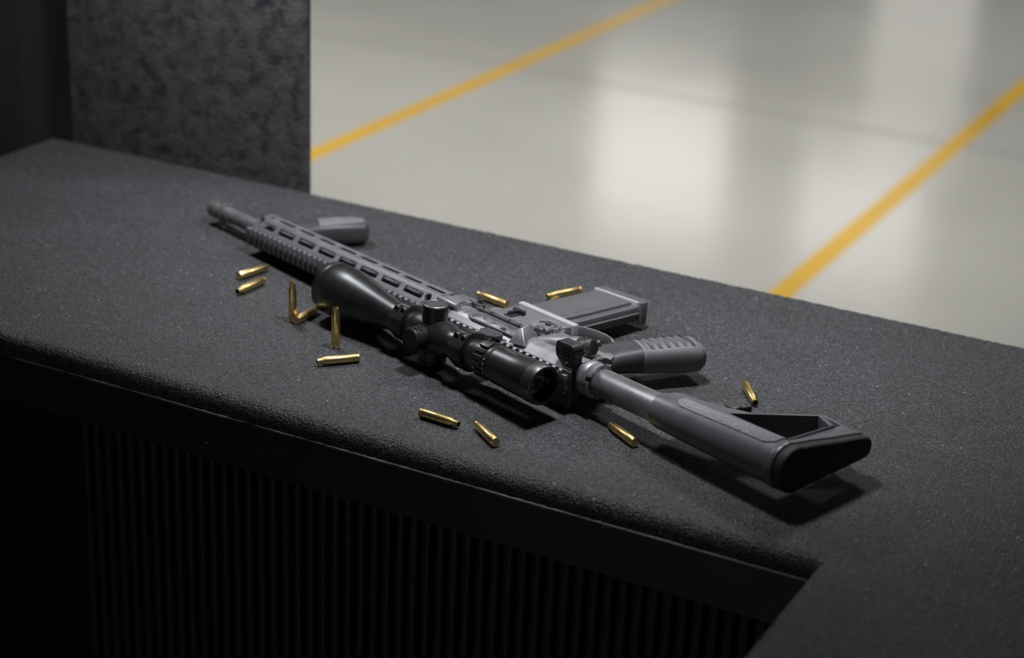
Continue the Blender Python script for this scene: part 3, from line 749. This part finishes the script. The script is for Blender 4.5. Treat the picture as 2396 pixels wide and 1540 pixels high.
# magnification ring with flutes and index block
t = BM(); 
for k in range(16):
    a = 2*PI*k/16; s = BM(); box(s, -188.5, -176, 17.6, 19.4, -1.9, 1.9, .35, 1)
    bmesh.ops.rotate(s, verts=s.verts, cent=(0, 0, 0), matrix=Matrix.Rotation(a, 3, 'X')); bmesh.ops.translate(s, verts=s.verts, vec=(0, SY, SZ)); merge(t, s)
rp('magnification_ring', t, M_SCOPE, scp)
t = BM(); s = BM(); box(s, -189, -176, 17.8, 20.6, -4.2, 4.2, .8); bmesh.ops.rotate(s, verts=s.verts, cent=(0, 0, 0), matrix=Matrix.Rotation(math.radians(72), 3, 'X')); bmesh.ops.translate(s, verts=s.verts, vec=(0, SY, SZ)); merge(t, s)
rp('ring_index', t, M_EYE, scp)
t = BM()
for a_ in (18, 2, -14, -28, 50):
    a = math.radians(a_+8); s = BM(); box(s, -193.8, -192.2, 18.75, 18.92, -.8, .8); bmesh.ops.rotate(s, verts=s.verts, cent=(0, 0, 0), matrix=Matrix.Rotation(a, 3, 'X')); bmesh.ops.translate(s, verts=s.verts, vec=(0, SY, SZ)); merge(t, s)
rp('ring_digit', t, M_WHITE, scp, smooth=0)
# small gold maker's print, too small to read: slanted strokes wrapped on the eyepiece
t = BM(); xx = -207
for k, (l_, s__, hgt) in enumerate(((2.6, .9, 2.6), (.7, .4, 1.6), (1.4, -.5, 2.6), (.7, .5, 1.6), (1.6, .4, 1.6), (.7, .4, 2.4), (1.3, .6, 1.6), (1.5, -.4, 1.6), (1.2, .5, 1.8))):
    for q in range(2):
        s = BM(); b0 = -hgt/2; prism(s, [(xx-q*l_, b0), (xx-q*l_-.5, b0), (xx-q*l_-.5+s__, -b0), (xx-q*l_+s__, -b0)], 'z', 19.7, 19.9)
        a = math.radians(-6); bmesh.ops.rotate(s, verts=s.verts, cent=(0, 0, 0), matrix=Matrix.Rotation(a, 3, 'X')); bmesh.ops.translate(s, verts=s.verts, vec=(0, SY, SZ)); merge(t, s)
    xx -= l_ + 1.1
rp('gold_print', t, M_GOLD, scp, smooth=0)
# turrets: right side, top and left side
def turret(axis, sign, base, top, r, c, name='turret_cap', extra=None):
    t = BM(); B, T = base*sign, top*sign
    prof = [(B, 0), (B, r-.6), (B+sign*1.5, r-.6), (B+sign*2, r+.2), (T-sign*5.2, r+.2), (T-sign*5, r-.5), (T-sign*4.2, r-.5), (T-sign*4, r+.1), (T-sign*1.2, r), (T, r-1.2), (T, r-2.6), (T-sign*.5, r-3), (T-sign*.5, 0)]
    cc = {'z': (c[0], SY), 'y': (c[0], SZ)}[axis]
    offs = {'z': SZ, 'y': SY}[axis]
    lathe(t, axis, [(a+offs, b) for a, b in prof], cc, n=56)
    return rp(name, t, M_TUR, scp)
turret('z', 1, 14, 33.5, 13.2, (-93,)); turret('y', 1, 14, 33, 12.6, (-93,)); turret('z', -1, 14, 31.5, 14.2, (-93,))
t = BM(); lathe(t, 'z', [(SZ+32.0, 13.1), (SZ+33.2, 12.7), (SZ+33.75, 11.9), (SZ+33.3, 11.3)], (-93, SY), n=56); rp('turret_rim', t, M_EDGE, scp, label='worn bright rim of the upper turret')
t = BM(); lathe(t, 'z', [(SZ+8, 16.2), (SZ+13.2, 14.6), (SZ+14.2, 13.6), (SZ+14.2, 0)], (-93, SY), n=48); lathe(t, 'z', [(SZ-14.2, 0), (SZ-14.2, 14.4), (SZ-8, 16.4)], (-93, SY), n=48)
lathe(t, 'y', [(SY+8, 16.4), (SY+13.2, 14.2), (SY+14.2, 13.2), (SY+14.2, 0)], (-93, SZ), n=48); rp('turret_saddle', t, M_SCOPE, scp)
# rings
def scope_ring(x0, x1, lever):
    t = BM()
    outer = [(77.8, 8.8), (77.8, -4), (66, -17.5), (61.5, -19.0), (56, -19), (47, -16.5), (40, -10.5), (36, -13.5), (27.5, -15.2), (24, -12.6), (24, -10.8), (31, -9.8), (31, 9.8), (24, 10.8), (24, 12.6), (27.5, 15.2), (36, 13.5), (40, 12.5), (47, 20), (56, 23), (61.5, 23.4), (66, 22.3)]
    prism(t, outer, 'x', x0, x1, .5)
    r = rp('scope_ring', t, M_SCOPE)
    t = BM(); lathe(t, 'x', [(x0-3, 15.05), (x1+3, 15.05)], (SY, SZ), n=48)
    box(t, x0-1, x1+1, 61.1, 61.8, 17, 30); box(t, x0-1, x1+1, 61.1, 61.8, -30, -12)
    for xs in (x0+5, x1-5):
        cyl(t, (xs, 66.0, 18.4), (xs, 82, 18.4), 3.8, n=22)
    cut(r, t)
    for xs in (x0+5, x1-5):
        t = BM(); cyl(t, (xs, 62, 18.4), (xs, 70.6, 18.4), 3.3, n=22, bw=.5)
        s = rp('ring_screw', t, M_STEEL, r)
        t = BM(); cyl(t, (xs, 68.6, 18.4), (xs, 73, 18.4), 1.8, n=6); cut(s, t)
    # clamp plate
    t = BM(); prism(t, [(x1+5, 30), (x1+4, 21), (x0+1, 19.5), (x0-3, 24), (x0-3, 33), (x0+4, 38), (x1-3, 38)], 'z', 10.9, 16.0, .9); rp('ring_clamp', t, M_POLY, r)
    return r
scope_ring(-57, -36.5, 1); scope_ring(-156, -135.5, 1)
